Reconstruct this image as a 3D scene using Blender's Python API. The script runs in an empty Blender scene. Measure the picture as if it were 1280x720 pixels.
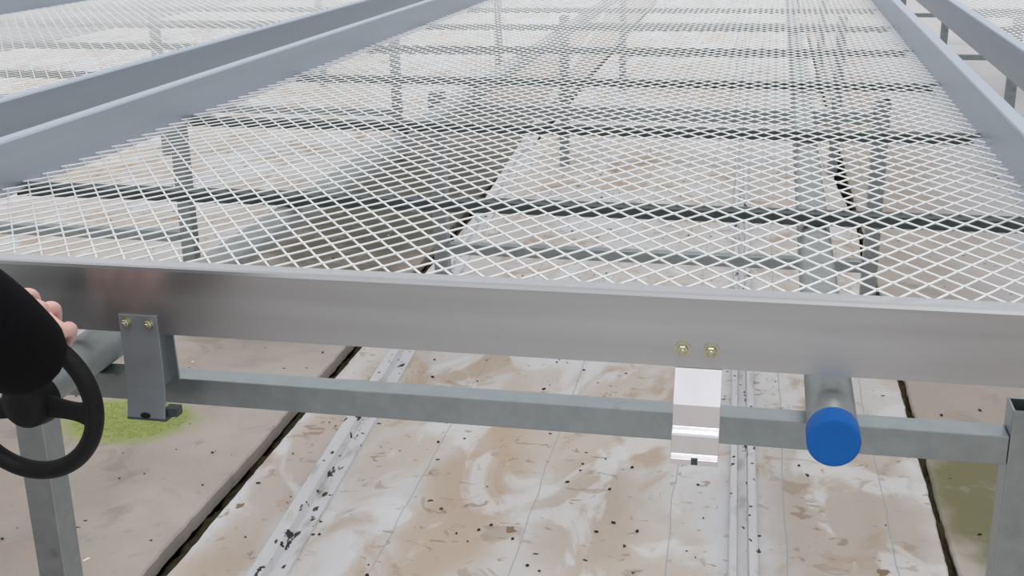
import bpy, bmesh, math, random
from mathutils import Vector, Matrix, noise
random.seed(7)
col = bpy.context.scene.collection
PI = math.pi

# ------------------------------------------------------------------ materials
def new_mat(name):
    m = bpy.data.materials.new(name); m.use_nodes = True
    nt = m.node_tree
    return m, nt, nt.nodes['Principled BSDF'], nt.nodes, nt.links

def metal(name, c0, c1, rough=.4, metallic=.85, scale=30, bump=.02, stretch=(1, 1, 1), dirt=None, aniso=0):
    m, nt, b, N, L = new_mat(name)
    tc = N.new('ShaderNodeTexCoord'); mp = N.new('ShaderNodeMapping')
    mp.inputs['Scale'].default_value = stretch
    L.new(tc.outputs['Object'], mp.inputs['Vector'])
    nz = N.new('ShaderNodeTexNoise'); nz.inputs['Scale'].default_value = scale; nz.inputs['Detail'].default_value = 6
    L.new(mp.outputs[0], nz.inputs['Vector'])
    r = N.new('ShaderNodeValToRGB')
    r.color_ramp.elements[0].position = .3; r.color_ramp.elements[0].color = (*c0, 1)
    r.color_ramp.elements[1].position = .7; r.color_ramp.elements[1].color = (*c1, 1)
    L.new(nz.outputs['Fac'], r.inputs['Fac'])
    out = r.outputs['Color']
    if dirt:
        n2 = N.new('ShaderNodeTexNoise'); n2.inputs['Scale'].default_value = 14; n2.inputs['Detail'].default_value = 8
        L.new(tc.outputs['Object'], n2.inputs['Vector'])
        r2 = N.new('ShaderNodeValToRGB'); r2.color_ramp.elements[0].position = .66; r2.color_ramp.elements[1].position = .74
        L.new(n2.outputs['Fac'], r2.inputs['Fac'])
        mx = N.new('ShaderNodeMixRGB'); mx.inputs['Color2'].default_value = (*dirt, 1)
        L.new(r2.outputs['Color'], mx.inputs['Fac']); L.new(out, mx.inputs['Color1']); out = mx.outputs['Color']
    L.new(out, b.inputs['Base Color'])
    b.inputs['Metallic'].default_value = metallic; b.inputs['Roughness'].default_value = rough
    if aniso:
        cx = N.new('ShaderNodeCombineXYZ'); cx.inputs[2].default_value = 1; L.new(cx.outputs[0], b.inputs['Tangent'])
        b.inputs['Anisotropic'].default_value = aniso
    mr = N.new('ShaderNodeMapRange'); mr.inputs['To Min'].default_value = rough - .06; mr.inputs['To Max'].default_value = rough + .08
    L.new(nz.outputs['Fac'], mr.inputs['Value']); L.new(mr.outputs[0], b.inputs['Roughness'])
    bp = N.new('ShaderNodeBump'); bp.inputs['Strength'].default_value = bump; bp.inputs['Distance'].default_value = .002
    L.new(nz.outputs['Fac'], bp.inputs['Height']); L.new(bp.outputs[0], b.inputs['Normal'])
    return m

def plain(name, c, rough=.5, metallic=0, noise_amt=.15, scale=40, spec=.5):
    m, nt, b, N, L = new_mat(name)
    tc = N.new('ShaderNodeTexCoord'); nz = N.new('ShaderNodeTexNoise')
    nz.inputs['Scale'].default_value = scale; nz.inputs['Detail'].default_value = 5
    L.new(tc.outputs['Object'], nz.inputs['Vector'])
    r = N.new('ShaderNodeValToRGB')
    r.color_ramp.elements[0].color = (*[v*(1-noise_amt) for v in c], 1)
    r.color_ramp.elements[1].color = (*[min(1, v*(1+noise_amt)) for v in c], 1)
    L.new(nz.outputs['Fac'], r.inputs['Fac']); L.new(r.outputs[0], b.inputs['Base Color'])
    b.inputs['Roughness'].default_value = rough; b.inputs['Metallic'].default_value = metallic
    b.inputs['Specular IOR Level'].default_value = spec
    return m

class Graph:
    """small helper for layering procedural stains and tones over a ground colour"""
    def __init__(s, name, base, rough):
        s.m, s.nt, s.b, s.N, s.L = new_mat(name)
        s.b.inputs['Roughness'].default_value = rough; s.b.inputs['Specular IOR Level'].default_value = .25
        g = s.N.new('ShaderNodeNewGeometry'); s.pos = g.outputs['Position']
        c = s.N.new('ShaderNodeRGB'); c.outputs[0].default_value = (*base, 1); s.c = c.outputs[0]
    def mapping(s, sc, loc=(0, 0, 0)):
        mp = s.N.new('ShaderNodeMapping'); mp.inputs['Scale'].default_value = sc; mp.inputs['Location'].default_value = loc
        s.L.new(s.pos, mp.inputs['Vector']); return mp.outputs[0]
    def fac_noise(s, scale, lo, hi, stretch=(1, 1, 1), loc=(0, 0, 0), detail=7, dist=0, rough=.55):
        n = s.N.new('ShaderNodeTexNoise'); n.inputs['Scale'].default_value = scale; n.inputs['Detail'].default_value = detail
        n.inputs['Distortion'].default_value = dist; n.inputs['Roughness'].default_value = rough
        s.L.new(s.mapping(stretch, loc), n.inputs['Vector'])
        r = s.N.new('ShaderNodeMapRange'); r.inputs['From Min'].default_value = lo; r.inputs['From Max'].default_value = hi
        r.interpolation_type = 'SMOOTHSTEP'
        s.L.new(n.outputs['Fac'], r.inputs['Value']); return r.outputs[0]
    def math(s, op, a, b):
        n = s.N.new('ShaderNodeMath'); n.operation = op; n.use_clamp = (op != 'SUBTRACT')
        for k, v in enumerate((a, b)):
            if isinstance(v, (int, float)): n.inputs[k].default_value = v
            else: s.L.new(v, n.inputs[k])
        return n.outputs[0]
    def blob(s, x, y, rx, ry, edge=.35, warp=.5, wscale=5):
        """soft edged ellipse on the ground, wobbled by noise"""
        mp = s.mapping((1/rx, 1/ry, 0), (-x/rx, -y/ry, 0))
        ln = s.N.new('ShaderNodeVectorMath'); ln.operation = 'LENGTH'; s.L.new(mp, ln.inputs[0])
        n = s.N.new('ShaderNodeTexNoise'); n.inputs['Scale'].default_value = wscale; n.inputs['Detail'].default_value = 6
        s.L.new(s.pos, n.inputs['Vector'])
        a = s.N.new('ShaderNodeMath'); a.operation = 'MULTIPLY_ADD'; s.L.new(n.outputs['Fac'], a.inputs[0])
        a.inputs[1].default_value = warp*2; s.L.new(ln.outputs['Value'], a.inputs[2])
        r = s.N.new('ShaderNodeMapRange'); r.interpolation_type = 'SMOOTHSTEP'
        r.inputs['From Min'].default_value = 1+edge+warp; r.inputs['From Max'].default_value = 1-edge+warp
        s.L.new(a.outputs[0], r.inputs['Value']); return r.outputs[0]
    def specks(s, scale, radius, keep, stretch=(1, 1, 1)):
        v = s.N.new('ShaderNodeTexVoronoi'); v.inputs['Scale'].default_value = scale
        mpv = s.mapping((stretch[0], stretch[1], 0))
        n = s.N.new('ShaderNodeTexNoise'); n.inputs['Scale'].default_value = 60; s.L.new(s.pos, n.inputs['Vector'])
        ad = s.N.new('ShaderNodeVectorMath'); ad.operation = 'MULTIPLY_ADD'
        s.L.new(n.outputs['Color'], ad.inputs[0]); ad.inputs[1].default_value = (.02,)*3; s.L.new(mpv, ad.inputs[2])
        s.L.new(ad.outputs[0], v.inputs['Vector'])
        d = s.math('LESS_THAN', v.outputs['Distance'], radius)
        sp = s.N.new('ShaderNodeSeparateColor'); s.L.new(v.outputs['Color'], sp.inputs[0])
        k = s.math('LESS_THAN', sp.outputs[0], keep)
        return s.math('MULTIPLY', d, k)
    def over(s, color, fac, amt=1.0):
        m = s.N.new('ShaderNodeMixRGB'); f = s.math('MULTIPLY', fac, amt)
        s.L.new(f, m.inputs['Fac']); s.L.new(s.c, m.inputs['Color1']); m.inputs['Color2'].default_value = (*color, 1)
        s.c = m.outputs['Color']
    def done(s, bump_scale=40, bump=.2):
        s.L.new(s.c, s.b.inputs['Base Color'])
        n = s.N.new('ShaderNodeTexNoise'); n.inputs['Scale'].default_value = bump_scale; n.inputs['Detail'].default_value = 8
        s.L.new(s.pos, n.inputs['Vector'])
        bp = s.N.new('ShaderNodeBump'); bp.inputs['Strength'].default_value = bump; bp.inputs['Distance'].default_value = .004
        s.L.new(n.outputs['Fac'], bp.inputs['Height']); s.L.new(bp.outputs[0], s.b.inputs['Normal'])
        return s.m

M = {}
M['alu'] = metal('brushed_aluminium', (.45, .455, .465), (.50, .505, .515), .30, .95, 5, .015, (.4, 1, 10), aniso=.72)
M['alu_side'] = metal('dull_aluminium', (.44, .49, .55), (.48, .53, .59), .42, .8, 5, .015, (1, .2, 8))
M['bright'] = metal('bright_aluminium', (.68, .67, .69), (.74, .73, .75), .3, .9, 20, .03)
M['galv'] = metal('galvanised_steel', (.30, .335, .345), (.36, .395, .405), .36, .92, 45, .05, dirt=(.20, .21, .21))
M['plate'] = metal('dull_zinc_plate', (.24, .26, .28), (.28, .30, .32), .45, .55, 20, .03)
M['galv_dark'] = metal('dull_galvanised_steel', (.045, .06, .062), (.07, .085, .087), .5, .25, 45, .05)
M['mesh'] = plain('galvanised_mesh', (.74, .75, .755), .35, .30, .05, 200)
M['pipe'] = metal('grey_pipe_steel', (.29, .31, .31), (.35, .37, .37), .42, .55, 35, .04)
M['blue'] = plain('blue_plastic', (.0, .105, .40), .45, 0, .05, 60, .3)
M['black'] = plain('black_plastic', (.006, .006, .007), .55, 0, .2, 80, .25)
M['cloth'] = plain('black_cloth', (.005, .005, .006), .95, 0, .3, 90, .1)
M['trouser'] = plain('dark_trousers', (.012, .016, .024), .9, 0, .3, 90, .15)
M['skin'] = plain('skin', (.74, .47, .42), .5, 0, .1, 30)
M['hair'] = plain('dark_hair', (.012, .009, .008), .6, 0, .3, 90)
M['brass'] = metal('zinc_bolt', (.42, .42, .30), (.60, .58, .44), .3, .9, 120, .05)
M['moss'] = plain('moss_green', (.36, .42, .15), .9, 0, .3, 60, .1)
M['dirt'] = plain('dark_crumbs', (.04, .033, .028), .9, 0, .5, 60, .1)

g = Graph('concrete', (.41, .352, .318), .8)
g.over((.47, .425, .395), g.fac_noise(1.3, .42, .62))
g.over((.31, .265, .23), g.fac_noise(2.6, .50, .68, loc=(3, 1, 0)), .6)
g.over((.24, .20, .17), g.fac_noise(22, .58, .72, rough=.7), .4)
g.over((.22, .19, .15), g.fac_noise(5, .56, .70, (1, 1, 1), (4, 4, 0), dist=1.0), .45)
g.over((.50, .50, .52), g.blob(3.7, 8, 3.0, 14, .12, .15, 2), .95)
g.over((.20, .20, .11), g.blob(.50, 3.25, .16, .10, .3, .4, 9), .5)
g.over((.05, .05, .018), g.blob(-1.50, 4.75, .42, .95, .35, .5), .9)  # broad dark olive patch on the left slab, well behind the front rail
g.over((.12, .115, .10), g.blob(-1.45, 5.4, .5, 1.9, .4, .5), .75)  # longer dark grey patch overlapping it, reaching further back
g.over((.15, .15, .06), g.blob(.52, 2.45, .15, .30, .35, .45, 12), .85)
g.over((.40, .38, .35), g.fac_noise(9, .56, .62, (1, 1, 1), (8, 1, 0)), .25)
g.over((.30, .36, .09), g.blob(-1.53, 2.48, .17, .13, .3, .3, 9), .9)
g.over((.05, .045, .04), g.specks(34, .16, .10))
g.over((.80, .78, .74), g.specks(26, .13, .05))
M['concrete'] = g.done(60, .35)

def line_x(g, x, slope, w):
    """thin printed line running along Y"""
    sp = g.N.new('ShaderNodeSeparateXYZ'); g.L.new(g.pos, sp.inputs[0])
    a = g.N.new('ShaderNodeMath'); a.operation = 'MULTIPLY_ADD'; g.L.new(sp.outputs[1], a.inputs[0])
    a.inputs[1].default_value = -slope
    wn = g.N.new('ShaderNodeTexNoise'); wn.inputs['Scale'].default_value = 4; g.L.new(g.pos, wn.inputs['Vector'])
    wa = g.N.new('ShaderNodeMath'); wa.operation = 'MULTIPLY_ADD'; g.L.new(wn.outputs['Fac'], wa.inputs[0]); wa.inputs[1].default_value = .022; wa.inputs[1].default_value = .022
    g.L.new(sp.outputs[0], wa.inputs[2]); g.L.new(wa.outputs[0], a.inputs[2])
    d = g.N.new('ShaderNodeMath'); d.operation = 'SUBTRACT'; g.L.new(a.outputs[0], d.inputs[0]); d.inputs[1].default_value = x-slope*2
    ab = g.N.new('ShaderNodeMath'); ab.operation = 'ABSOLUTE'; g.L.new(d.outputs[0], ab.inputs[0])
    return g.math('LESS_THAN', ab.outputs[0], w)

g = Graph('stained_ground_cloth', (.58, .56, .545), .6)
g.over((.62, .63, .66), g.fac_noise(1.6, .45, .62, (1.6, .5, 1)))
g.over((.53, .46, .395), g.fac_noise(1.7, .46, .62, (1.8, .7, 1), (5, 2, 0), dist=.8), .75)
g.over((.44, .33, .24), g.fac_noise(3.4, .53, .66, (1.4, .8, 1), (1, 7, 0), dist=1.0), .75)
g.over((.47, .355, .26), g.blob(-.60, 2.25, .10, .45, .45, .6, 7), .75)
g.over((.41, .32, .24), g.blob(-.33, 2.25, .10, .25, .45, .6, 7), .5)
g.over((.38, .30, .23), g.blob(.20, 2.30, .17, .5, .45, .6, 8), .55)
g.over((.43, .33, .25), g.blob(-1.02, 2.3, .07, .6, .45, .6, 7), .6)
g.over((.66, .66, .67), g.fac_noise(3.2, .52, .60, (1.6, .8, 1), (2, 9, 0), dist=1.0), .7)
g.over((.28, .20, .13), g.fac_noise(8, .60, .68, (1, 1, 1), (9, 3, 0), dist=1.5), .45)
g.over((.25, .17, .11), g.fac_noise(14, .62, .68, (1, 1.4, 1), (3, 3, 0), dist=1.8), .6)
for lx in (-.704, -.434, -.141, .093, .301): g.over((.27, .33, .38), line_x(g, lx, -.02, .0016), .55)
g.over((.05, .045, .04), g.specks(30, .15, .085))
g.over((.24, .17, .11), g.specks(15, .16, .07, (1, .8, 1)))
M['sheet'] = g.done(35, .35)

g = Graph('white_track_strip', (.60, .60, .62), .45)
g.over((.36, .34, .32), g.fac_noise(30, .52, .70, (1, .3, 1)), .7)
g.over((.03, .028, .026), g.specks(70, .24, .22, (1, .6, 1)))
g.over((.03, .028, .026), g.fac_noise(36, .64, .67, (1, .45, 1)))
M['strip'] = g.done(60, .2)
M['soil'] = plain('mossy_soil', (.060, .054, .030), .95, 0, .8, 55, .1)
M['trench'] = plain('dark_wet_soil', (.022, .021, .014), .95, 0, .6, 30, .1)

# ------------------------------------------------------------------ geometry helpers
def link(name, bm, mat, parent=None, smooth=False, bevel=0, kind=None):
    bmesh.ops.recalc_face_normals(bm, faces=bm.faces)
    me = bpy.data.meshes.new(name); bm.to_mesh(me); bm.free()
    me.materials.append(mat)
    if smooth:
        for p in me.polygons: p.use_smooth = True
    o = bpy.data.objects.new(name, me); col.objects.link(o); o.parent = parent
    if bevel:
        b = o.modifiers.new('bevel', 'BEVEL'); b.width = bevel; b.segments = 3; b.limit_method = 'ANGLE'; b.angle_limit = .6
        b.harden_normals = False
    if kind: o['kind'] = kind
    return o

def box(bm, x0, x1, y0, y1, z0, z1):
    v = [bm.verts.new(p) for p in ((x0, y0, z0), (x1, y0, z0), (x1, y1, z0), (x0, y1, z0), (x0, y0, z1), (x1, y0, z1), (x1, y1, z1), (x0, y1, z1))]
    for f in ((0, 3, 2, 1), (4, 5, 6, 7), (0, 1, 5, 4), (1, 2, 6, 5), (2, 3, 7, 6), (3, 0, 4, 7)): bm.faces.new([v[i] for i in f])

def extrude_profile(bm, prof, axis, a0, a1, closed=True):
    """prof: list of 2D points; axis 'x': (y,z) points, extruded a0..a1 in x; axis 'y': (x,z) points; axis 'z': (x,y)"""
    def P(p, a): return {'x': (a, p[0], p[1]), 'y': (p[0], a, p[1]), 'z': (p[0], p[1], a)}[axis]
    A = [bm.verts.new(P(p, a0)) for p in prof]; B = [bm.verts.new(P(p, a1)) for p in prof]
    n = len(prof)
    for i in range(n if closed else n-1):
        j = (i+1) % n; bm.faces.new((A[i], A[j], B[j], B[i]))
    if closed: bm.faces.new(A); bm.faces.new(B[::-1])

def hollow_tube(bm, x0, x1, y0, y1, z0, z1, t=.003, axis='z', caps=(True, True)):
    """square section tube with open ends and wall thickness"""
    if axis == 'z': O = [(x0, y0), (x1, y0), (x1, y1), (x0, y1)]; a0, a1 = z0, z1; mk = lambda p, a: (p[0], p[1], a)
    if axis == 'x': O = [(y0, z0), (y1, z0), (y1, z1), (y0, z1)]; a0, a1 = x0, x1; mk = lambda p, a: (a, p[0], p[1])
    if axis == 'y': O = [(x0, z0), (x1, z0), (x1, z1), (x0, z1)]; a0, a1 = y0, y1; mk = lambda p, a: (p[0], a, p[1])
    cx = sum(p[0] for p in O)/4; cy = sum(p[1] for p in O)/4
    I = [(p[0]+(t if p[0] < cx else -t), p[1]+(t if p[1] < cy else -t)) for p in O]
    R = [[bm.verts.new(mk(p, a)) for p in S] for S, a in ((O, a0), (O, a1), (I, a0), (I, a1))]
    for i in range(4):
        j = (i+1) % 4
        bm.faces.new((R[0][i], R[0][j], R[1][j], R[1][i])); bm.faces.new((R[2][j], R[2][i], R[3][i], R[3][j]))
        bm.faces.new((R[0][j], R[0][i], R[2][i], R[2][j])); bm.faces.new((R[1][i], R[1][j], R[3][j], R[3][i]))

def lathe_y(bm, cx, cz, prof, n=48):
    """prof: (y, r) list, revolved about the y axis through (cx, cz)"""
    rings = []
    for y, r in prof:
        if r < 1e-6: rings.append([bm.verts.new((cx, y, cz))])
        else: rings.append([bm.verts.new((cx+r*math.cos(2*PI*k/n), y, cz+r*math.sin(2*PI*k/n))) for k in range(n)])
    for a, b in zip(rings, rings[1:]):
        for k in range(n):
            j = (k+1) % n
            if len(a) == 1: bm.faces.new((a[0], b[k], b[j]))
            elif len(b) == 1: bm.faces.new((a[k], a[j], b[0]))
            else: bm.faces.new((a[k], a[j], b[j], b[k]))

def thing(name, label, cat, loc=(0, 0, 0), group=None):
    o = bpy.data.objects.new(name, None); col.objects.link(o); o.location = loc
    o.empty_display_size = .1
    return tag(o, label, cat, group)
def tag(o, label, cat, group=None):
    o['label'] = label; o['category'] = cat
    if group: o['group'] = group
    return o
def rebase(root):
    """keep children where they are although the root sits at its base"""
    inv = Matrix.Translation(-root.location)
    for ch in root.children: ch.matrix_parent_inverse = inv
    return root
def dup(root, off, label, parts=True):
    r = root.copy(); col.objects.link(r); r.location = root.location+Vector(off); r['label'] = label
    if parts:
        for ch in list(root.children):
            c = ch.copy(); col.objects.link(c); c.parent = r; c.matrix_parent_inverse = ch.matrix_parent_inverse.copy()
            for gch in list(ch.children):
                d = gch.copy(); col.objects.link(d); d.parent = c; d.matrix_parent_inverse = gch.matrix_parent_inverse.copy()
    return r

# ------------------------------------------------------------------ the ground
Y0, Y1 = -4.0, 26.0
def wob(y, seed, amp): return amp*(noise.noise(Vector((y*2.3, seed, 0)))+.6*noise.noise(Vector((y*9, seed, 3)))+.9*noise.noise(Vector((y*31, seed, 7))))
def slab(name, xl, xr, mat, al, ar, sl=1, sr=2, top=0.0, thick=.09):
    bm = bmesh.new(); n = 1500; rows = []
    for i in range(n+1):
        # finer steps near the bench front
        t = i/n; y = Y0+(Y1-Y0)*(t**1.35)
        a = xl(y)+wob(y, sl, al); b = xr(y)+wob(y, sr, ar)
        rows.append([bm.verts.new(p) for p in ((a, y, top-thick), (a, y, top-.004), (a+.004, y, top), (b-.004, y, top), (b, y, top-.004), (b, y, top-thick))])
    for r, s in zip(rows, rows[1:]):
        for k in range(5): bm.faces.new((r[k], r[k+1], s[k+1], s[k]))
    o = link(name, bm, mat); o['kind'] = 'structure'; return o
crack1 = lambda y: -1.10-.018*(y-1.84)
crack2 = lambda y: .397-.010*(y-2.1)
def gapw(y):  # the right joint opens up further back
    w = .016+.045*math.exp(-((y-5.5)/.55)**2)+.02*math.exp(-((y-4.0)/.35)**2); return w
g = Graph('grey_path', (.20, .21, .21), .8)
g.over((.27, .28, .275), g.fac_noise(1.5, .45, .6))
M['path'] = g.done(60, .3)
slab('floor', lambda y: -14.0, lambda y: -6.52, M['path'], 0, .004, 33, 34, .004)
slab('floor', lambda y: -6.5, lambda y: -1.985, M['sheet'], 0, .004, 31, 32)
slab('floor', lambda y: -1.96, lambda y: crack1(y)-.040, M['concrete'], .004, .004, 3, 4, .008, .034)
slab('floor', lambda y: crack1(y), lambda y: crack2(y)-gapw(y), M['sheet'], .003, .003, 5, 6)
slab('floor', lambda y: crack2(y), lambda y: 9.0, M['concrete'], .005, .004, 7, 8, .003, .012)
bm = bmesh.new(); box(bm, -14.0, 9.0, Y0, Y1, -.14, -.0895)
o = link('floor', bm, M['trench']); o['kind'] = 'structure'
def joint_soil(fa, fb, z, seed, label):
    bm = bmesh.new(); rows = []
    for i in range(520):
        y = .4+i*.018; a = fa(y); b = fb(y); r = []
        for k in range(6):
            u = k/5; r.append(bm.verts.new((a+(b-a)*u, y, z+.014*noise.noise(Vector((u*2+seed, y*14, 0)))+.010*noise.noise(Vector((u*5+seed, y*40, 3))))))
        rows.append(r)
    for r, q in zip(rows, rows[1:]):
        for k in range(5): bm.faces.new((r[k], r[k+1], q[k+1], q[k]))
    tag(link('joint_soil', bm, M['soil'], kind='stuff'), label, 'soil')
joint_soil(lambda y: crack1(y)-.046, lambda y: crack1(y)+.006, -.040, 2, 'dark soil lying in the wide slab joint on the left')
joint_soil(lambda y: crack2(y)-gapw(y)-.008 if y < 3.4 else crack2(y)-.010, lambda y: crack2(y)+.008, -.014, 5, 'mossy brown soil lying in the narrow slab joint on the right')

def track(name, xa, sa, w, label, two):
    bm = bmesh.new(); rows = []
    n = 120
    prof = [(0, .0), (.0, .015), (.003, .017), (w*.26, .017), (w*.32, .003), (w*.64, .003), (w*.70, .015), (w-.004, .015), (w, .012), (w, 0)] if two else \
           [(0, .0), (.0, .016), (.004, .020), (w*.36, .022), (w*.44, .020), (w*.56, .006), (w-.002, .004), (w, 0)]
    for i in range(n+1):
        y = .2+13*i/n; x = xa+sa*(y-2)
        rows.append([bm.verts.new((x+p, y, q+.0005)) for p, q in prof])
    for r, s in zip(rows, rows[1:]):
        for k in range(len(prof)-1): bm.faces.new((r[k], r[k+1], s[k+1], s[k]))
    bm.faces.new(rows[0]); bm.faces.new(rows[-1][::-1])
    return tag(link(name, bm, M['strip']), label, 'floor track')
track('floor_track', -.945, -.075, .072, 'dirty pale floor strip slanting left of the middle, beside the left slab joint', False)
track('floor_track', -.030, -.030, .056, 'speckled double-ridged floor strip running straight back beneath the right bracket', True)

# moss and crumbs lying on the floor
def clump(cx, cy, rx, ry, n, size, name, mat, label, cat, z=.008, h=.4):
    bm = bmesh.new()
    for i in range(n):
        a = random.random()*2*PI; r = math.sqrt(random.random())
        x = cx+rx*r*math.cos(a); y = cy+ry*r*math.sin(a); s = size*random.uniform(.4, 1.2)
        mt = Matrix.Translation((x, y, z+s*h*.4)) @ Matrix.Rotation(random.random()*6, 4, 'Z') @ Matrix.Diagonal((s, s*random.uniform(.4, .9), s*h, 1))
        bmesh.ops.create_icosphere(bm, subdivisions=1, radius=1, matrix=mt)
    o = link(name, bm, mat, smooth=True, kind='stuff'); return tag(o, label, cat)
clump(-1.53, 2.49, .15, .11, 900, .0045, 'moss_patch', M['moss'], 'bright green moss patch on the concrete below the left bracket', 'moss', .008, .3)
bm = bmesh.new()
for i in range(420):
    y = random.uniform(1.7, 6)**1.0; x = random.uniform(-1.8, .75)
    if (x+1.53)**2+(y-2.49)**2 < .05: continue
    if abs(x-crack1(y)+.02) < .05 or abs(x-crack2(y)) < .04 or -.96 < x+.075*(y-2) < -.86 or -.04 < x < .04: continue
    s = random.uniform(.0014, .0042); z = .010 if x < -1.13 else (.004 if x > .38 else .001)
    mt = Matrix.Translation((x, y, z+s*.3)) @ Matrix.Rotation(random.random()*6, 4, 'Z') @ Matrix.Diagonal((s*random.uniform(.8, 2), s, s*.5, 1))
    bmesh.ops.create_icosphere(bm, subdivisions=1, radius=1, matrix=mt)
tag(link('soil_crumbs', bm, M['dirt'], smooth=True, kind='stuff'), 'dark soil crumbs scattered across the pale floor', 'debris')

# ------------------------------------------------------------------ the bench
XL, XR = -1.355, .435            # inner faces of the side rails
YF, YB = 1.232, 9.2              # front face, far end
T = .031                         # rail width
ZT, ZB, ZM = .835, .737, .750
bench = thing('rolling_bench', 'aluminium framed rolling bench with expanded metal top, in the middle with its front rail nearest', 'greenhouse bench', (XL, YF, ZB), 'greenhouse benches')

def rail_profile(w, z0, z1, lip=.004):
    """rectangular extrusion with softened top edges and a shallow recess on the underside"""
    r = .005
    return [(0, z0), (0, z1-r), (r*.3, z1-r*.3), (r, z1), (w-r, z1), (w-r*.3, z1-r*.3), (w, z1-r), (w, z0), (w-.003, z0), (w-.003, z0+.012), (.003, z0+.012), (.003, z0)]
# front and far end rails
bm = bmesh.new(); extrude_profile(bm, [(YF+p, q) for p, q in rail_profile(T, .7505, ZT)], 'x', XL-T, XR+T)
link('end_rail', bm, M['alu'], bench)
bm = bmesh.new(); extrude_profile(bm, [(YB+p, q) for p, q in rail_profile(T, .7505, ZT)], 'x', XL-T, XR+T)
link('end_rail', bm, M['alu'], bench)
# side rails, with an inner ledge that carries the mesh
for side, x in ((-1, XL-T), (1, XR)):
    bm = bmesh.new(); extrude_profile(bm, [(x+p, q) for p, q in rail_profile(T, ZB, ZT-.0006)], 'y', YF+T, YB)
    link('side_rail', bm, M['alu_side'], bench)
    bm = bmesh.new()
    if side < 0: box(bm, XL, XL+.022, YF+T, YB, ZM-.008, ZM-.005)
    else: box(bm, XR-.022, XR, YF+T, YB, ZM-.008, ZM-.005)
    link('ledge', bm, M['bright'], bench)

# expanded metal: two families of strands meeting at bonded nodes
AX, BY = .0447, .0637
NX, NY = .2168, 1.5707           # one node of the lattice
def expanded_mesh(x0, x1, y0, y1):
    bm = bmesh.new()
    dx, dy = AX/2, BY/2; Ld = math.hypot(dx, dy)
    w, h = .00120, .0007
    def zw(x, y): return ZM+.0016*noise.noise(Vector((x*2.2, y*1.6, 0)))+.0005*noise.noise(Vector((x*9, y*7, 5)))
    for fam in (1, -1):
        d = Vector((fam*dx/Ld, dy/Ld, 0)); nrm = Vector((-d.y, d.x, 0))
        # lines: x = c + fam*(dx/dy)*(y-y0)
        k = dx/dy; cs = []
        span = k*(y1-y0)
        c_node = NX-fam*k*(NY-y0)
        lo = x0-(span if fam > 0 else 0); hi = x1+(0 if fam > 0 else span)
        i0 = math.ceil((lo-c_node)/AX); i1 = math.floor((hi-c_node)/AX)
        for i in range(i0, i1+1):
            c = c_node+i*AX
            # clip to the rectangle
            ya, yb = y0, y1
            e0 = y0+(x0-c)/(fam*k); e1 = y0+(x1-c)/(fam*k)
            ya = max(ya, min(e0, e1)); yb = min(yb, max(e0, e1))
            if yb-ya < .01: continue
            n = max(2, int((yb-ya)/.10)); prev = None
            for s in range(n+1):
                y = ya+(yb-ya)*s/n; x = c+fam*k*(y-y0); z = zw(x, y)+(.0002 if fam > 0 else -.0002)
                p = Vector((x, y, z))
                ring = [bm.verts.new(p+nrm*w*a+Vector((0, 0, h*b+.0006*a*fam))) for a, b in ((-1, -1), (1, -1), (1, 1), (-1, 1))]
                if prev:
                    for q in range(4): bm.faces.new((prev[q], prev[(q+1) % 4], ring[(q+1) % 4], ring[q]))
                prev = ring
    # bonded nodes
    jmax = int((min(y1, 4.6)-y0)/dy)
    j0 = math.ceil((y0-NY)/dy)
    for j in range(j0, j0+jmax):
        y = NY+j*dy
        i0 = math.ceil((x0-NX)/dx)+1; i1 = math.floor((x1-NX)/dx)-1
        for i in range(i0, i1+1):
            if (i+j) % 2: continue
            x = NX+i*dx; z = zw(x, y)
            c = [bm.verts.new((x+a, y+b, z+.0016)) for a, b in ((-.0022, 0), (0, -.0048), (.0022, 0), (0, .0048))]
            e = [bm.verts.new((x+a, y+b, z-.0016)) for a, b in ((-.0022, 0), (0, -.0048), (.0022, 0), (0, .0048))]
            bm.faces.new(c); bm.faces.new(e[::-1])
            for q in range(4): bm.faces.new((c[q], e[q], e[(q+1) % 4], c[(q+1) % 4]))
    return bm
link('mesh_panel', expanded_mesh(XL+.002, XR-.002, YF+T+.001, YB-.002), M['mesh'], bench)
# square tubes under the mesh
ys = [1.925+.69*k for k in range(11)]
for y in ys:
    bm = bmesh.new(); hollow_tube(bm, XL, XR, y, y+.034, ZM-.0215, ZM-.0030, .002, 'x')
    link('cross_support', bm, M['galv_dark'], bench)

def hexbolt(bm, x, z, y, r=.0062, washer=.0088):
    lathe_y(bm, x, z, [(y, 0), (y, washer), (y-.0016, washer), (y-.0016, .0001)], 24)
    lathe_y(bm, x, z, [(y-.0014, 0), (y-.0014, r), (y-.0058, r), (y-.0066, r*.85), (y-.0066, 0)], 6)
    lathe_y(bm, x, z, [(y-.006, 0), (y-.006, r*.5), (y-.0085, r*.5), (y-.0092, r*.35), (y-.0092, 0)], 12)

def ribbon(bm, path, x0, x1, t=.003):
    """a folded strip of plate: path of (y,z) front-surface points, thickness t towards +y/-normal"""
    n = len(path); back = []
    for i, p in enumerate(path):
        a = Vector(path[max(0, i-1)]); b = Vector(path[min(n-1, i+1)]); d = (b-a).normalized()
        nn = Vector((-d.y, d.x))      # left of travel direction
        back.append((p[0]+nn.x*t, p[1]+nn.y*t))
    prof = list(path)+back[::-1]
    extrude_profile(bm, prof, 'x', x0, x1)

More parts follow.
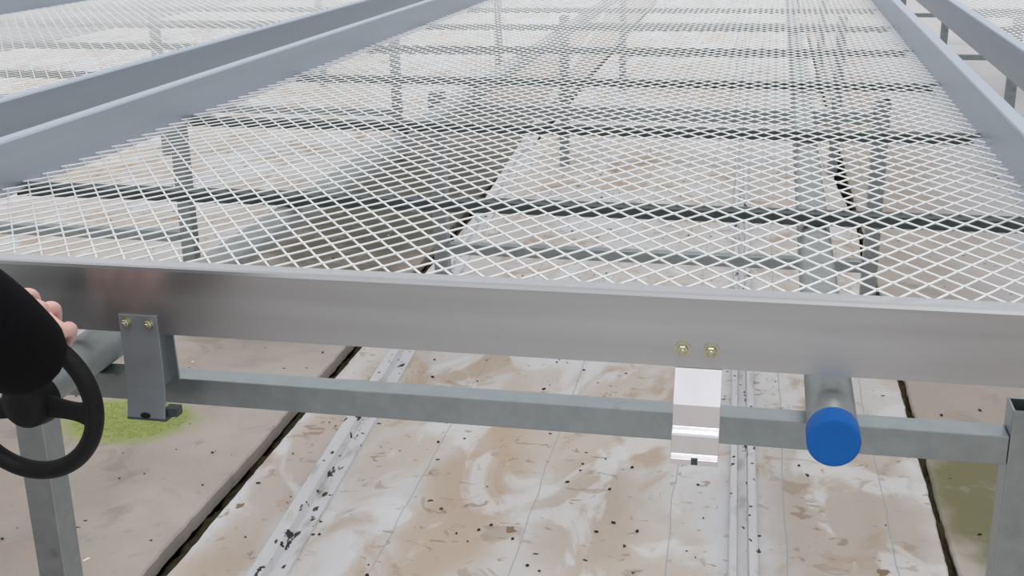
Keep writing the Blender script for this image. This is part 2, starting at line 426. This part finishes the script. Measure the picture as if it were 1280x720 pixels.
# left bracket: flat plate bolted on the outside of the rail
bm = bmesh.new()
xa, xb = -.7530, -.7030
z_top, z_bot = .7745, .645
hole = (-.7305, .6515)
path = [(YF-.0035, z_top), (YF-.0035, .680), (YF-.0042, .6765), (YF-.010, .650), (YF-.0118, .6405)]
ribbon(bm, path, xa, xb, .0030)
brk = link('bracket', bm, M['plate'], bench, bevel=.0006)
brk['label'] = 'grey galvanised hanging bracket plate bolted over the rail'
bm = bmesh.new(); path = [(YF-.0118, .6405), (YF+.012, .6395)]
ribbon(bm, path, xa, xb+.002, .003); box(bm, xb-.004, xb+.012, YF-.002, YF+.012, .6430, .6540); link('hook', bm, M['galv_dark'], brk)
bm = bmesh.new()      # dark slot near the bottom of the plate
lathe_y(bm, -.7285, .6465, [(YF-.0124, 0), (YF-.0124, .0062), (YF-.0104, .0068), (YF-.0090, 0)], 20)
for v in bm.verts: v.co.z = .6465+(v.co.z-.6465)*.55
link('slot', bm, M['black'], brk)
bm = bmesh.new(); ribbon(bm, [(YF+.030, .7505), (YF+.034, .6760)], -.7160, -.7030, .003)
box(bm, -.7170, -.7140, YF+.004, YF+.036, .6760, .7505)
link('stop_plate', bm, M['galv'], brk)
for bx in (-.7425, -.7130):
    bm = bmesh.new(); hexbolt(bm, bx, .7650, YF-.0035, .005, .0065); link('bolt', bm, M['brass'], brk)
# right bracket: bright extrusion hanging from behind the rail, over the bar
bm = bmesh.new()
xa, xb = -.0865, -.0350
path = [(YF+.0035, .790), (YF+.0035, .7515), (YF+.001, .748), (YF-.0150, .7155), (YF-.0165, .7125), (YF-.0165, .6870), (YF-.0205, .6845), (YF-.0250, .6830), (YF-.0262, .6800),
        (YF-.0262, .6585), (YF-.0300, .6560), (YF-.0325, .6545), (YF-.0325, .6480)]
back = [(YF-.0290, .6480), (YF-.0290, .6520), (YF-.0225, .6550), (YF-.0225, .6790), (YF-.0125, .6840), (YF-.0125, .7125), (YF+.0045, .7475), (YF+.0075, .7515), (YF+.0075, .790)]
# keep the plate just inside the hollow of the rail
path[0] = (YF+.0036, .762); back[-1] = (YF+.0070, .762)
extrude_profile(bm, path+back, 'x', xa, xb)
brk2 = link('bracket', bm, M['bright'], bench, bevel=.0005)
brk2['label'] = 'bright stepped aluminium bracket hanging in front of the crossbar'
bm = bmesh.new(); box(bm, -.0640, -.0570, YF-.0330, YF-.0240, .6490, .6560); link('notch', bm, M['galv_dark'], brk2)
for bx in (-.0785, -.0478):
    bm = bmesh.new(); hexbolt(bm, bx, .7715, YF, .0058, .0088); link('bolt', bm, M['brass'], brk2)
rebase(bench)
for ch in bench.children:
    for gch in ch.children: pass
dup(bench, (-2.103, .0, 0), 'aluminium framed bench with expanded metal top, beyond the left side rail', True)
dup(bench, (2.026, .0, 0), 'pale railed bench across the narrow gap on the right', True)

# ------------------------------------------------------------------ stands
FX0, FX1 = -.955, .2766           # outer-left and inner-right leg faces
def stand(y, dxo, label):
    t = thing('bench_stand', label, 'bench stand', (FX0+dxo, y, 0), 'welded bench stands')
    x0, x1 = FX0+dxo, FX1+dxo; lw = .041
    for xx in (x0, x1):
        bm = bmesh.new(); hollow_tube(bm, xx, xx+lw, y, y+lw, .010, .7045, .003, 'z')
        link('leg', bm, M['galv'], t, bevel=.0030)
    bm = bmesh.new(); hollow_tube(bm, x0+lw, x1-.0005, y+.001, y+.035, .6385, .6730, .0025, 'x'); link('crossbar', bm, M['galv'], t, bevel=.0030)
    bm = bmesh.new(); hollow_tube(bm, x0+lw, x1-.0005, y+.001, y+.034, .225, .2575, .0025, 'x'); link('lower_bar', bm, M['galv'], t, bevel=.0030)
    rebase(t); return t
YS = [1.278, 3.30, 5.50, 7.75, 10.3]
st = stand(YS[0], 0, 'galvanised steel stand under the middle bench, nearest, with its crossbar in front')
names = {1: 'second', 2: 'third', 3: 'fourth', 4: 'fifth'}
for k in (1, 2, 3):
    dup(st, (0, YS[k]-YS[0], 0), 'galvanised stand under the middle bench, %s row back from the front, seen through the mesh' % names[k])
for side, dx, nm in ((-1, -2.05, 'left'), (1, 1.955, 'right')):
    for k in (0, 1, 2, 3, 4):
        if k == 4 and side < 0: continue
        if k == 0: dup(st, (dx, 0, 0), 'galvanised stand under the %s hand neighbouring bench, front row' % nm)
        else: dup(st, (dx, YS[k]-YS[0], 0), 'galvanised stand under the %s hand neighbouring bench, %s row back' % (nm, names[k]))

# ------------------------------------------------------------------ roller pipes
PR, PZ = .0268, .7000
def pipe(x, y0, y1, label, cap):
    t = thing('roller_pipe', label, 'roller pipe', (x, y0, PZ-PR), 'roller pipes under the benches')
    bm = bmesh.new(); lathe_y(bm, x, PZ, [(y0+.006, PR-.003), (y0+.004, PR-.001), (y0+.005, PR), (y1, PR), (y1, PR-.003)], 56)
    if not cap:
        pass
    link('tube', bm, M['pipe'], t, smooth=True)
    if cap:
        bm = bmesh.new(); R = PR+.0010
        lathe_y(bm, x, PZ, [(y0+.030, PR), (y0+.030, R), (y0+.003, R), (y0+.0006, R-.001), (y0-.0002, R-.003), (y0, R-.006), (y0, 0)], 64)
        c = link('end_cap', bm, M['blue'], t, smooth=True); c['label'] = 'blue plastic end cap'
        e = c.modifiers.new('es', 'EDGE_SPLIT'); e.split_angle = .6
    rebase(t); return t
pr = pipe(.0835, 1.172, 9.0, 'grey roller pipe with round blue end cap poking out under the front rail', True)
pl = pipe(-.8300, 1.146, 9.0, 'grey roller pipe behind the black handwheel, under the left of the bench', False)
dup(pr, (-2.05, .06, 0), 'roller pipe running under the left hand neighbouring bench')
dup(pr, (1.955, .06, 0), 'roller pipe running under the right hand neighbouring bench')

# ------------------------------------------------------------------ handwheel
WX, WY, WZ = -.8215, 1.127, .6970
RW = .0855; rt = .0105
hw = thing('handwheel', 'black three-spoked handwheel gripped by the person, at the left edge', 'handwheel', (WX, WY+.018, WZ-RW-rt))
bm = bmesh.new(); NU, NV = 96, 20; vs = []
for i in range(NU):
    a = 2*PI*i/NU; row = []
    for j in range(NV):
        b = 2*PI*j/NV; r = RW+rt*1.0*math.cos(b)
        if abs(math.sin(8*a)) > 2: r += 0
        row.append(bm.verts.new((WX+r*math.cos(a), WY+rt*1.1*math.sin(b), WZ+r*math.sin(a))))
    vs.append(row)
for i in range(NU):
    for j in range(NV): bm.faces.new((vs[i][j], vs[(i+1) % NU][j], vs[(i+1) % NU][(j+1) % NV], vs[i][(j+1) % NV]))
link('rim', bm, M['black'], hw, smooth=True)
bm = bmesh.new(); lathe_y(bm, WX, WZ, [(WY-.018, 0), (WY-.018, .012), (WY-.016, .021), (WY-.008, .028), (WY+.010, .032), (WY+.018, .033), (WY+.020, .030), (WY+.020, 0)], 40)
hb = link('hub', bm, M['black'], hw, smooth=True); e = hb.modifiers.new('es', 'EDGE_SPLIT'); e.split_angle = .7
def spoke(ang):
    bm = bmesh.new(); d = Vector((math.cos(ang), 0, math.sin(ang))); n = Vector((-d.z, 0, d.x)); prev = None
    for k in range(13):
        t = k/12; r = .010+(RW-.010)*t
        w = .0105+.010*(abs(t-.62)/.62)**2.2 if t < .62 else .0105+.010*((t-.62)/.38)**2.2
        h = .0062
        c = Vector((WX, WY+.004*(1-t), WZ))+d*r
        ring = [bm.verts.new(c+n*w*a+Vector((0, h*b, 0))) for a, b in ((-1, -.5), (-.8, -1), (.8, -1), (1, -.5), (1, .5), (.8, 1), (-.8, 1), (-1, .5))]
        if prev:
            for q in range(8): bm.faces.new((prev[q], prev[(q+1) % 8], ring[(q+1) % 8], ring[q]))
        else: bm.faces.new(ring)
        prev = ring
    bm.faces.new(prev[::-1]); link('spoke', bm, M['black'], hw, smooth=True)
for a in (-6, 196, 95): spoke(math.radians(a))
rebase(hw)

# ------------------------------------------------------------------ the person at the wheel
def skin_mesh(name, verts, edges, mat, parent=None, root=0, sub=2):
    me = bpy.data.meshes.new(name); me.from_pydata([v[:3] for v in verts], edges, []); me.materials.append(mat)
    o = bpy.data.objects.new(name, me); col.objects.link(o); o.parent = parent
    sk = o.modifiers.new('skin', 'SKIN'); sk.use_smooth_shade = True; sk.branch_smoothing = .6
    if not me.skin_vertices: 
        bm = bmesh.new(); bm.from_mesh(me); bm.verts.layers.skin.verify(); bm.to_mesh(me); bm.free()
    sv = me.skin_vertices[0].data
    for i, v in enumerate(verts):
        r = v[3]; sv[i].radius = (r, r) if not isinstance(r, tuple) else r
        sv[i].use_root = (i == root)
    s = o.modifiers.new('sub', 'SUBSURF'); s.levels = sub; s.render_levels = sub
    return o
# skeleton, metres (x, y, z, radius)
P = {
 'pelvis': (-1.34, .30, .93, .110), 'waist': (-1.31, .36, 1.05, .100), 'chest': (-1.25, .48, 1.17, .100), 'upper': (-1.20, .58, 1.27, .055),
 'neck': (-1.17, .66, 1.38, .052), 'jaw': (-1.155, .73, 1.445, .066), 'skull': (-1.155, .75, 1.525, .086), 'crown': (-1.155, .75, 1.575, .060),
 'shR': (-1.04, .61, 1.26, .045), 'elR': (-.850, .775, 1.045, .045), 'foR': (-.790, .90, .925, .038), 'wrR': (-.752, 1.015, .832, .027),
 'shL': (-1.36, .55, 1.27, .045), 'elL': (-1.47, .58, 1.00, .045), 'foL': (-1.45, .67, .90, .038), 'wrL': (-1.41, .77, .82, .026),
 'hipR': (-1.24, .30, .86, .080), 'knR': (-1.18, .44, .48, .060), 'caR': (-1.185, .39, .33, .056), 'anR': (-1.19, .33, .085, .038), 'toR': (-1.17, .48, .040, .030),
 'hipL': (-1.44, .30, .86, .080), 'knL': (-1.46, .40, .48, .060), 'caL': (-1.465, .34, .33, .056), 'anL': (-1.47, .27, .085, .038), 'toL': (-1.48, .42, .040, .030),
}
# right hand closing over the upper right of the wheel rim
def rim_pt(deg, r=RW, dy=0): a = math.radians(deg); return Vector((WX+r*math.cos(a), WY+dy, WZ+r*math.sin(a)))
hand = {}
wr = Vector(P['wrR'][:3]); palm = rim_pt(79, RW+.042, -.022)
hand['pa'] = (*(wr.lerp(palm, .45)), .026); hand['pb'] = (*palm, .024)
P.update(hand)
E = [('pelvis', 'waist'), ('waist', 'chest'), ('chest', 'upper'), ('upper', 'neck'), ('neck', 'jaw'), ('jaw', 'skull'), ('skull', 'crown'),
     ('upper', 'shR'), ('shR', 'elR'), ('elR', 'foR'), ('foR', 'wrR'), ('wrR', 'pa'), ('pa', 'pb'),
     ('upper', 'shL'), ('shL', 'elL'), ('elL', 'foL'), ('foL', 'wrL'),
     ('pelvis', 'hipR'), ('hipR', 'knR'), ('knR', 'caR'), ('caR', 'anR'), ('anR', 'toR'),
     ('pelvis', 'hipL'), ('hipL', 'knL'), ('knL', 'caL'), ('caL', 'anL'), ('anL', 'toL')]
def finger(tag_, start, pts, radii):
    prev = start
    for k, (p, r) in enumerate(zip(pts, radii)):
        nm = '%s%d' % (tag_, k); P[nm] = (*p, r); E.append((prev, nm)); prev = nm
# four fingers over the outside of the rim, from the palm, curling behind it
for k, deg in enumerate((56, 69, 82, 95)):
    Lk = (.90, 1.0, 1.03, .95)[k]; ro = (.030, .044, .052, .057)[k]
    kn = rim_pt(deg, RW+ro, -.010); m1 = rim_pt(deg, RW+ro*.85, .014*Lk); m2 = rim_pt(deg, RW+.004, .0265*Lk); tp = rim_pt(deg, RW-.014, .020*Lk)
    finger('f%d' % k, 'pb', [kn, m1, m2, tp], [.0098, .0090, .0082, .0070])
# thumb along the near side of the rim
finger('th', 'pa', [rim_pt(84, RW+.006, -.030), rim_pt(74, RW-.006, -.024), rim_pt(64, RW-.010, -.0205)], [.0115, .0098, .0080])
# left hand, relaxed
wl = Vector(P['wrL'][:3])
P['pL'] = (wl.x+.01, wl.y+.045, wl.z-.055, .024); E.append(('wrL', 'pL'))
for k in range(4):
    b = Vector(P['pL'][:3])+Vector(((k-1.5)*.020, .018, -.030)); finger('l%d' % k, 'pL', [b, b+Vector((0, .008, -.033)), b+Vector((0, -.004, -.058))], [.009, .008, .007])
finger('lt', 'pL', [Vector(P['pL'][:3])+Vector((.034, .004, -.006)), Vector(P['pL'][:3])+Vector((.044, .010, -.036))], [.010, .008])
person = thing('person', 'person in black sleeves leaning in at the left edge, hand on the handwheel', 'person', (-1.33, .33, 0))
keys = list(P); idx = {k: i for i, k in enumerate(keys)}
body = skin_mesh('body', [P[k] for k in keys], [(idx[a], idx[b]) for a, b in E], M['skin'], person, idx['pelvis'])
def cloth(name, ks, es, mat, grow, over={}):
    v = []
    for k in ks:
        p = over.get(k, P.get(k)); v.append((p[0], p[1], p[2], p[3]+(grow if k not in over else 0)))
    return skin_mesh(name, v, [(ks.index(a), ks.index(b)) for a, b in es], mat, person, 0)
ov = {'pelvis': (-1.34, .30, .86, .175), 'waist': (-1.31, .36, 1.05, .155), 'chest': (-1.255, .47, 1.18, .170), 'upper': (-1.20, .575, 1.29, .130), 'nk': (-1.183, .625, 1.345, .078), 'shR': (-1.04, .61, 1.265, .088), 'shL': (-1.36, .55, 1.275, .088), 'foR': (-.775, .90, .930, .064), 'wrR': (-.748, .985, .842, .062), 'cu': (-.7440, 1.032, .800, .050), 'cv': (-.7400, 1.052, .782, .040),
      'wrL': (-1.41, .76, .83, .040)}
cloth('jacket', ['pelvis', 'waist', 'chest', 'upper', 'nk', 'shR', 'elR', 'foR', 'wrR', 'cu', 'cv', 'shL', 'elL', 'foL', 'wrL'],
      [('pelvis', 'waist'), ('waist', 'chest'), ('chest', 'upper'), ('upper', 'nk'), ('upper', 'shR'), ('shR', 'elR'), ('elR', 'foR'), ('foR', 'wrR'), ('wrR', 'cu'), ('cu', 'cv'),
       ('upper', 'shL'), ('shL', 'elL'), ('elL', 'foL'), ('foL', 'wrL')], M['cloth'], .032, ov)
ov2 = {'top': (-1.33, .33, .99, .140), 'pelvis': (-1.34, .30, .90, .145), 'anR': (-1.19, .33, .10, .060), 'anL': (-1.47, .27, .10, .060)}
cloth('trousers', ['top', 'pelvis', 'hipR', 'knR', 'caR', 'anR', 'hipL', 'knL', 'caL', 'anL'],
      [('top', 'pelvis'), ('pelvis', 'hipR'), ('hipR', 'knR'), ('knR', 'caR'), ('caR', 'anR'), ('pelvis', 'hipL'), ('hipL', 'knL'), ('knL', 'caL'), ('caL', 'anL')], M['trouser'], .034, ov2)
for s in ('R', 'L'):
    a = Vector(P['an'+s][:3]); t_ = Vector(P['to'+s][:3]); d = (t_-a); d.z = 0; d.normalize()
    pts = [(*(a+Vector((0, 0, .0))), .062), (*(a-d*.045+Vector((0, 0, -.038))), .050), (*(a+d*.08+Vector((0, 0, -.036))), .056), (*(a+d*.20+Vector((0, 0, -.044))), .046)]
    skin_mesh('shoe', pts, [(0, 1), (0, 2), (2, 3)], M['black'], person, 0)
# hair, ears, nose, eyes, mouth
hc = Vector(P['skull'][:3])
bm = bmesh.new(); bmesh.ops.create_uvsphere(bm, u_segments=32, v_segments=20, radius=1)
for v in bm.verts: v.co = Vector((hc.x+v.co.x*.088, hc.y-.018+v.co.y*.100, hc.z+.024+v.co.z*.092))
bmesh.ops.delete(bm, geom=[v for v in bm.verts if v.co.y > hc.y+.050 and v.co.z < hc.z+.05], context='VERTS')
link('hair', bm, M['hair'], person, smooth=True)
for nm, pos, sc, mt in (('nose', (0, .088, -.035), (.012, .018, .022), M['skin']), ('ear', (.084, -.005, -.03), (.010, .018, .030), M['skin']), ('ear', (-.084, -.005, -.03), (.010, .018, .030), M['skin']),
                        ('eye', (.032, .076, -.008), (.013, .009, .008), M['hair']), ('eye', (-.032, .076, -.008), (.013, .009, .008), M['hair']), ('mouth', (0, .074, -.078), (.026, .008, .006), plain('lips', (.45, .16, .14), .5))):
    bm = bmesh.new(); bmesh.ops.create_uvsphere(bm, u_segments=20, v_segments=12, radius=1)
    for v in bm.verts: v.co = Vector((hc.x+pos[0]+v.co.x*sc[0], hc.y+pos[1]+v.co.y*sc[1], hc.z+pos[2]+v.co.z*sc[2]))
    link(nm, bm, mt, person, smooth=True)
rebase(person)

# ------------------------------------------------------------------ light: overcast daylight through a white roof
w = bpy.data.worlds.new('sky'); bpy.context.scene.world = w; w.use_nodes = True
N = w.node_tree.nodes; L = w.node_tree.links; bg = N['Background']
tc = N.new('ShaderNodeTexCoord'); sp = N.new('ShaderNodeSeparateXYZ'); L.new(tc.outputs['Generated'], sp.inputs[0])
rp = N.new('ShaderNodeValToRGB'); L.new(sp.outputs['Z'], rp.inputs['Fac'])
rp.color_ramp.elements[0].position = 0.0; rp.color_ramp.elements[0].color = (.36, .41, .46, 1)
e = rp.color_ramp.elements.new(.16); e.color = (.95, .98, 1.03, 1)
e = rp.color_ramp.elements.new(.36); e.color = (1.30, 1.31, 1.34, 1)
rp.color_ramp.elements[-1].position = .9; rp.color_ramp.elements[-1].color = (1.0, 1.0, 1.0, 1)
L.new(rp.outputs[0], bg.inputs['Color']); bg.inputs['Strength'].default_value = .95
sd = bpy.data.lights.new('soft_daylight', 'SUN'); sd.energy = 1.0; sd.angle = math.radians(20); sd.color = (1, .98, .95)
so = bpy.data.objects.new('soft_daylight', sd); col.objects.link(so); so.rotation_euler = (math.radians(25), math.radians(6), 0)

# ------------------------------------------------------------------ camera
yaw, pitch, roll, f = -.2144, .3203, -.0178, 1497.96
cy, sy = math.cos(yaw), math.sin(yaw); cp, spn = math.cos(pitch), math.sin(pitch)
fw = Vector((sy*cp, cy*cp, -spn)); rt_ = Vector((cy, -sy, 0)); up = rt_.cross(fw)
r2 = rt_*math.cos(roll)+up*math.sin(roll); u2 = -rt_*math.sin(roll)+up*math.cos(roll)
cd = bpy.data.cameras.new('camera'); cd.sensor_width = 36; cd.lens = f/1280*36; cd.clip_start = .02
co = bpy.data.objects.new('camera', cd); col.objects.link(co)
mt = Matrix((r2, u2, -fw)).transposed().to_4x4(); mt.translation = Vector((0, 0, 1.25)); co.matrix_world = mt
sc = bpy.context.scene; sc.camera = co
sc.view_settings.view_transform = 'Standard'; sc.view_settings.look = 'None'; sc.view_settings.gamma = 1
sc.view_settings.use_curve_mapping = False; sc.view_settings.exposure = -0.17
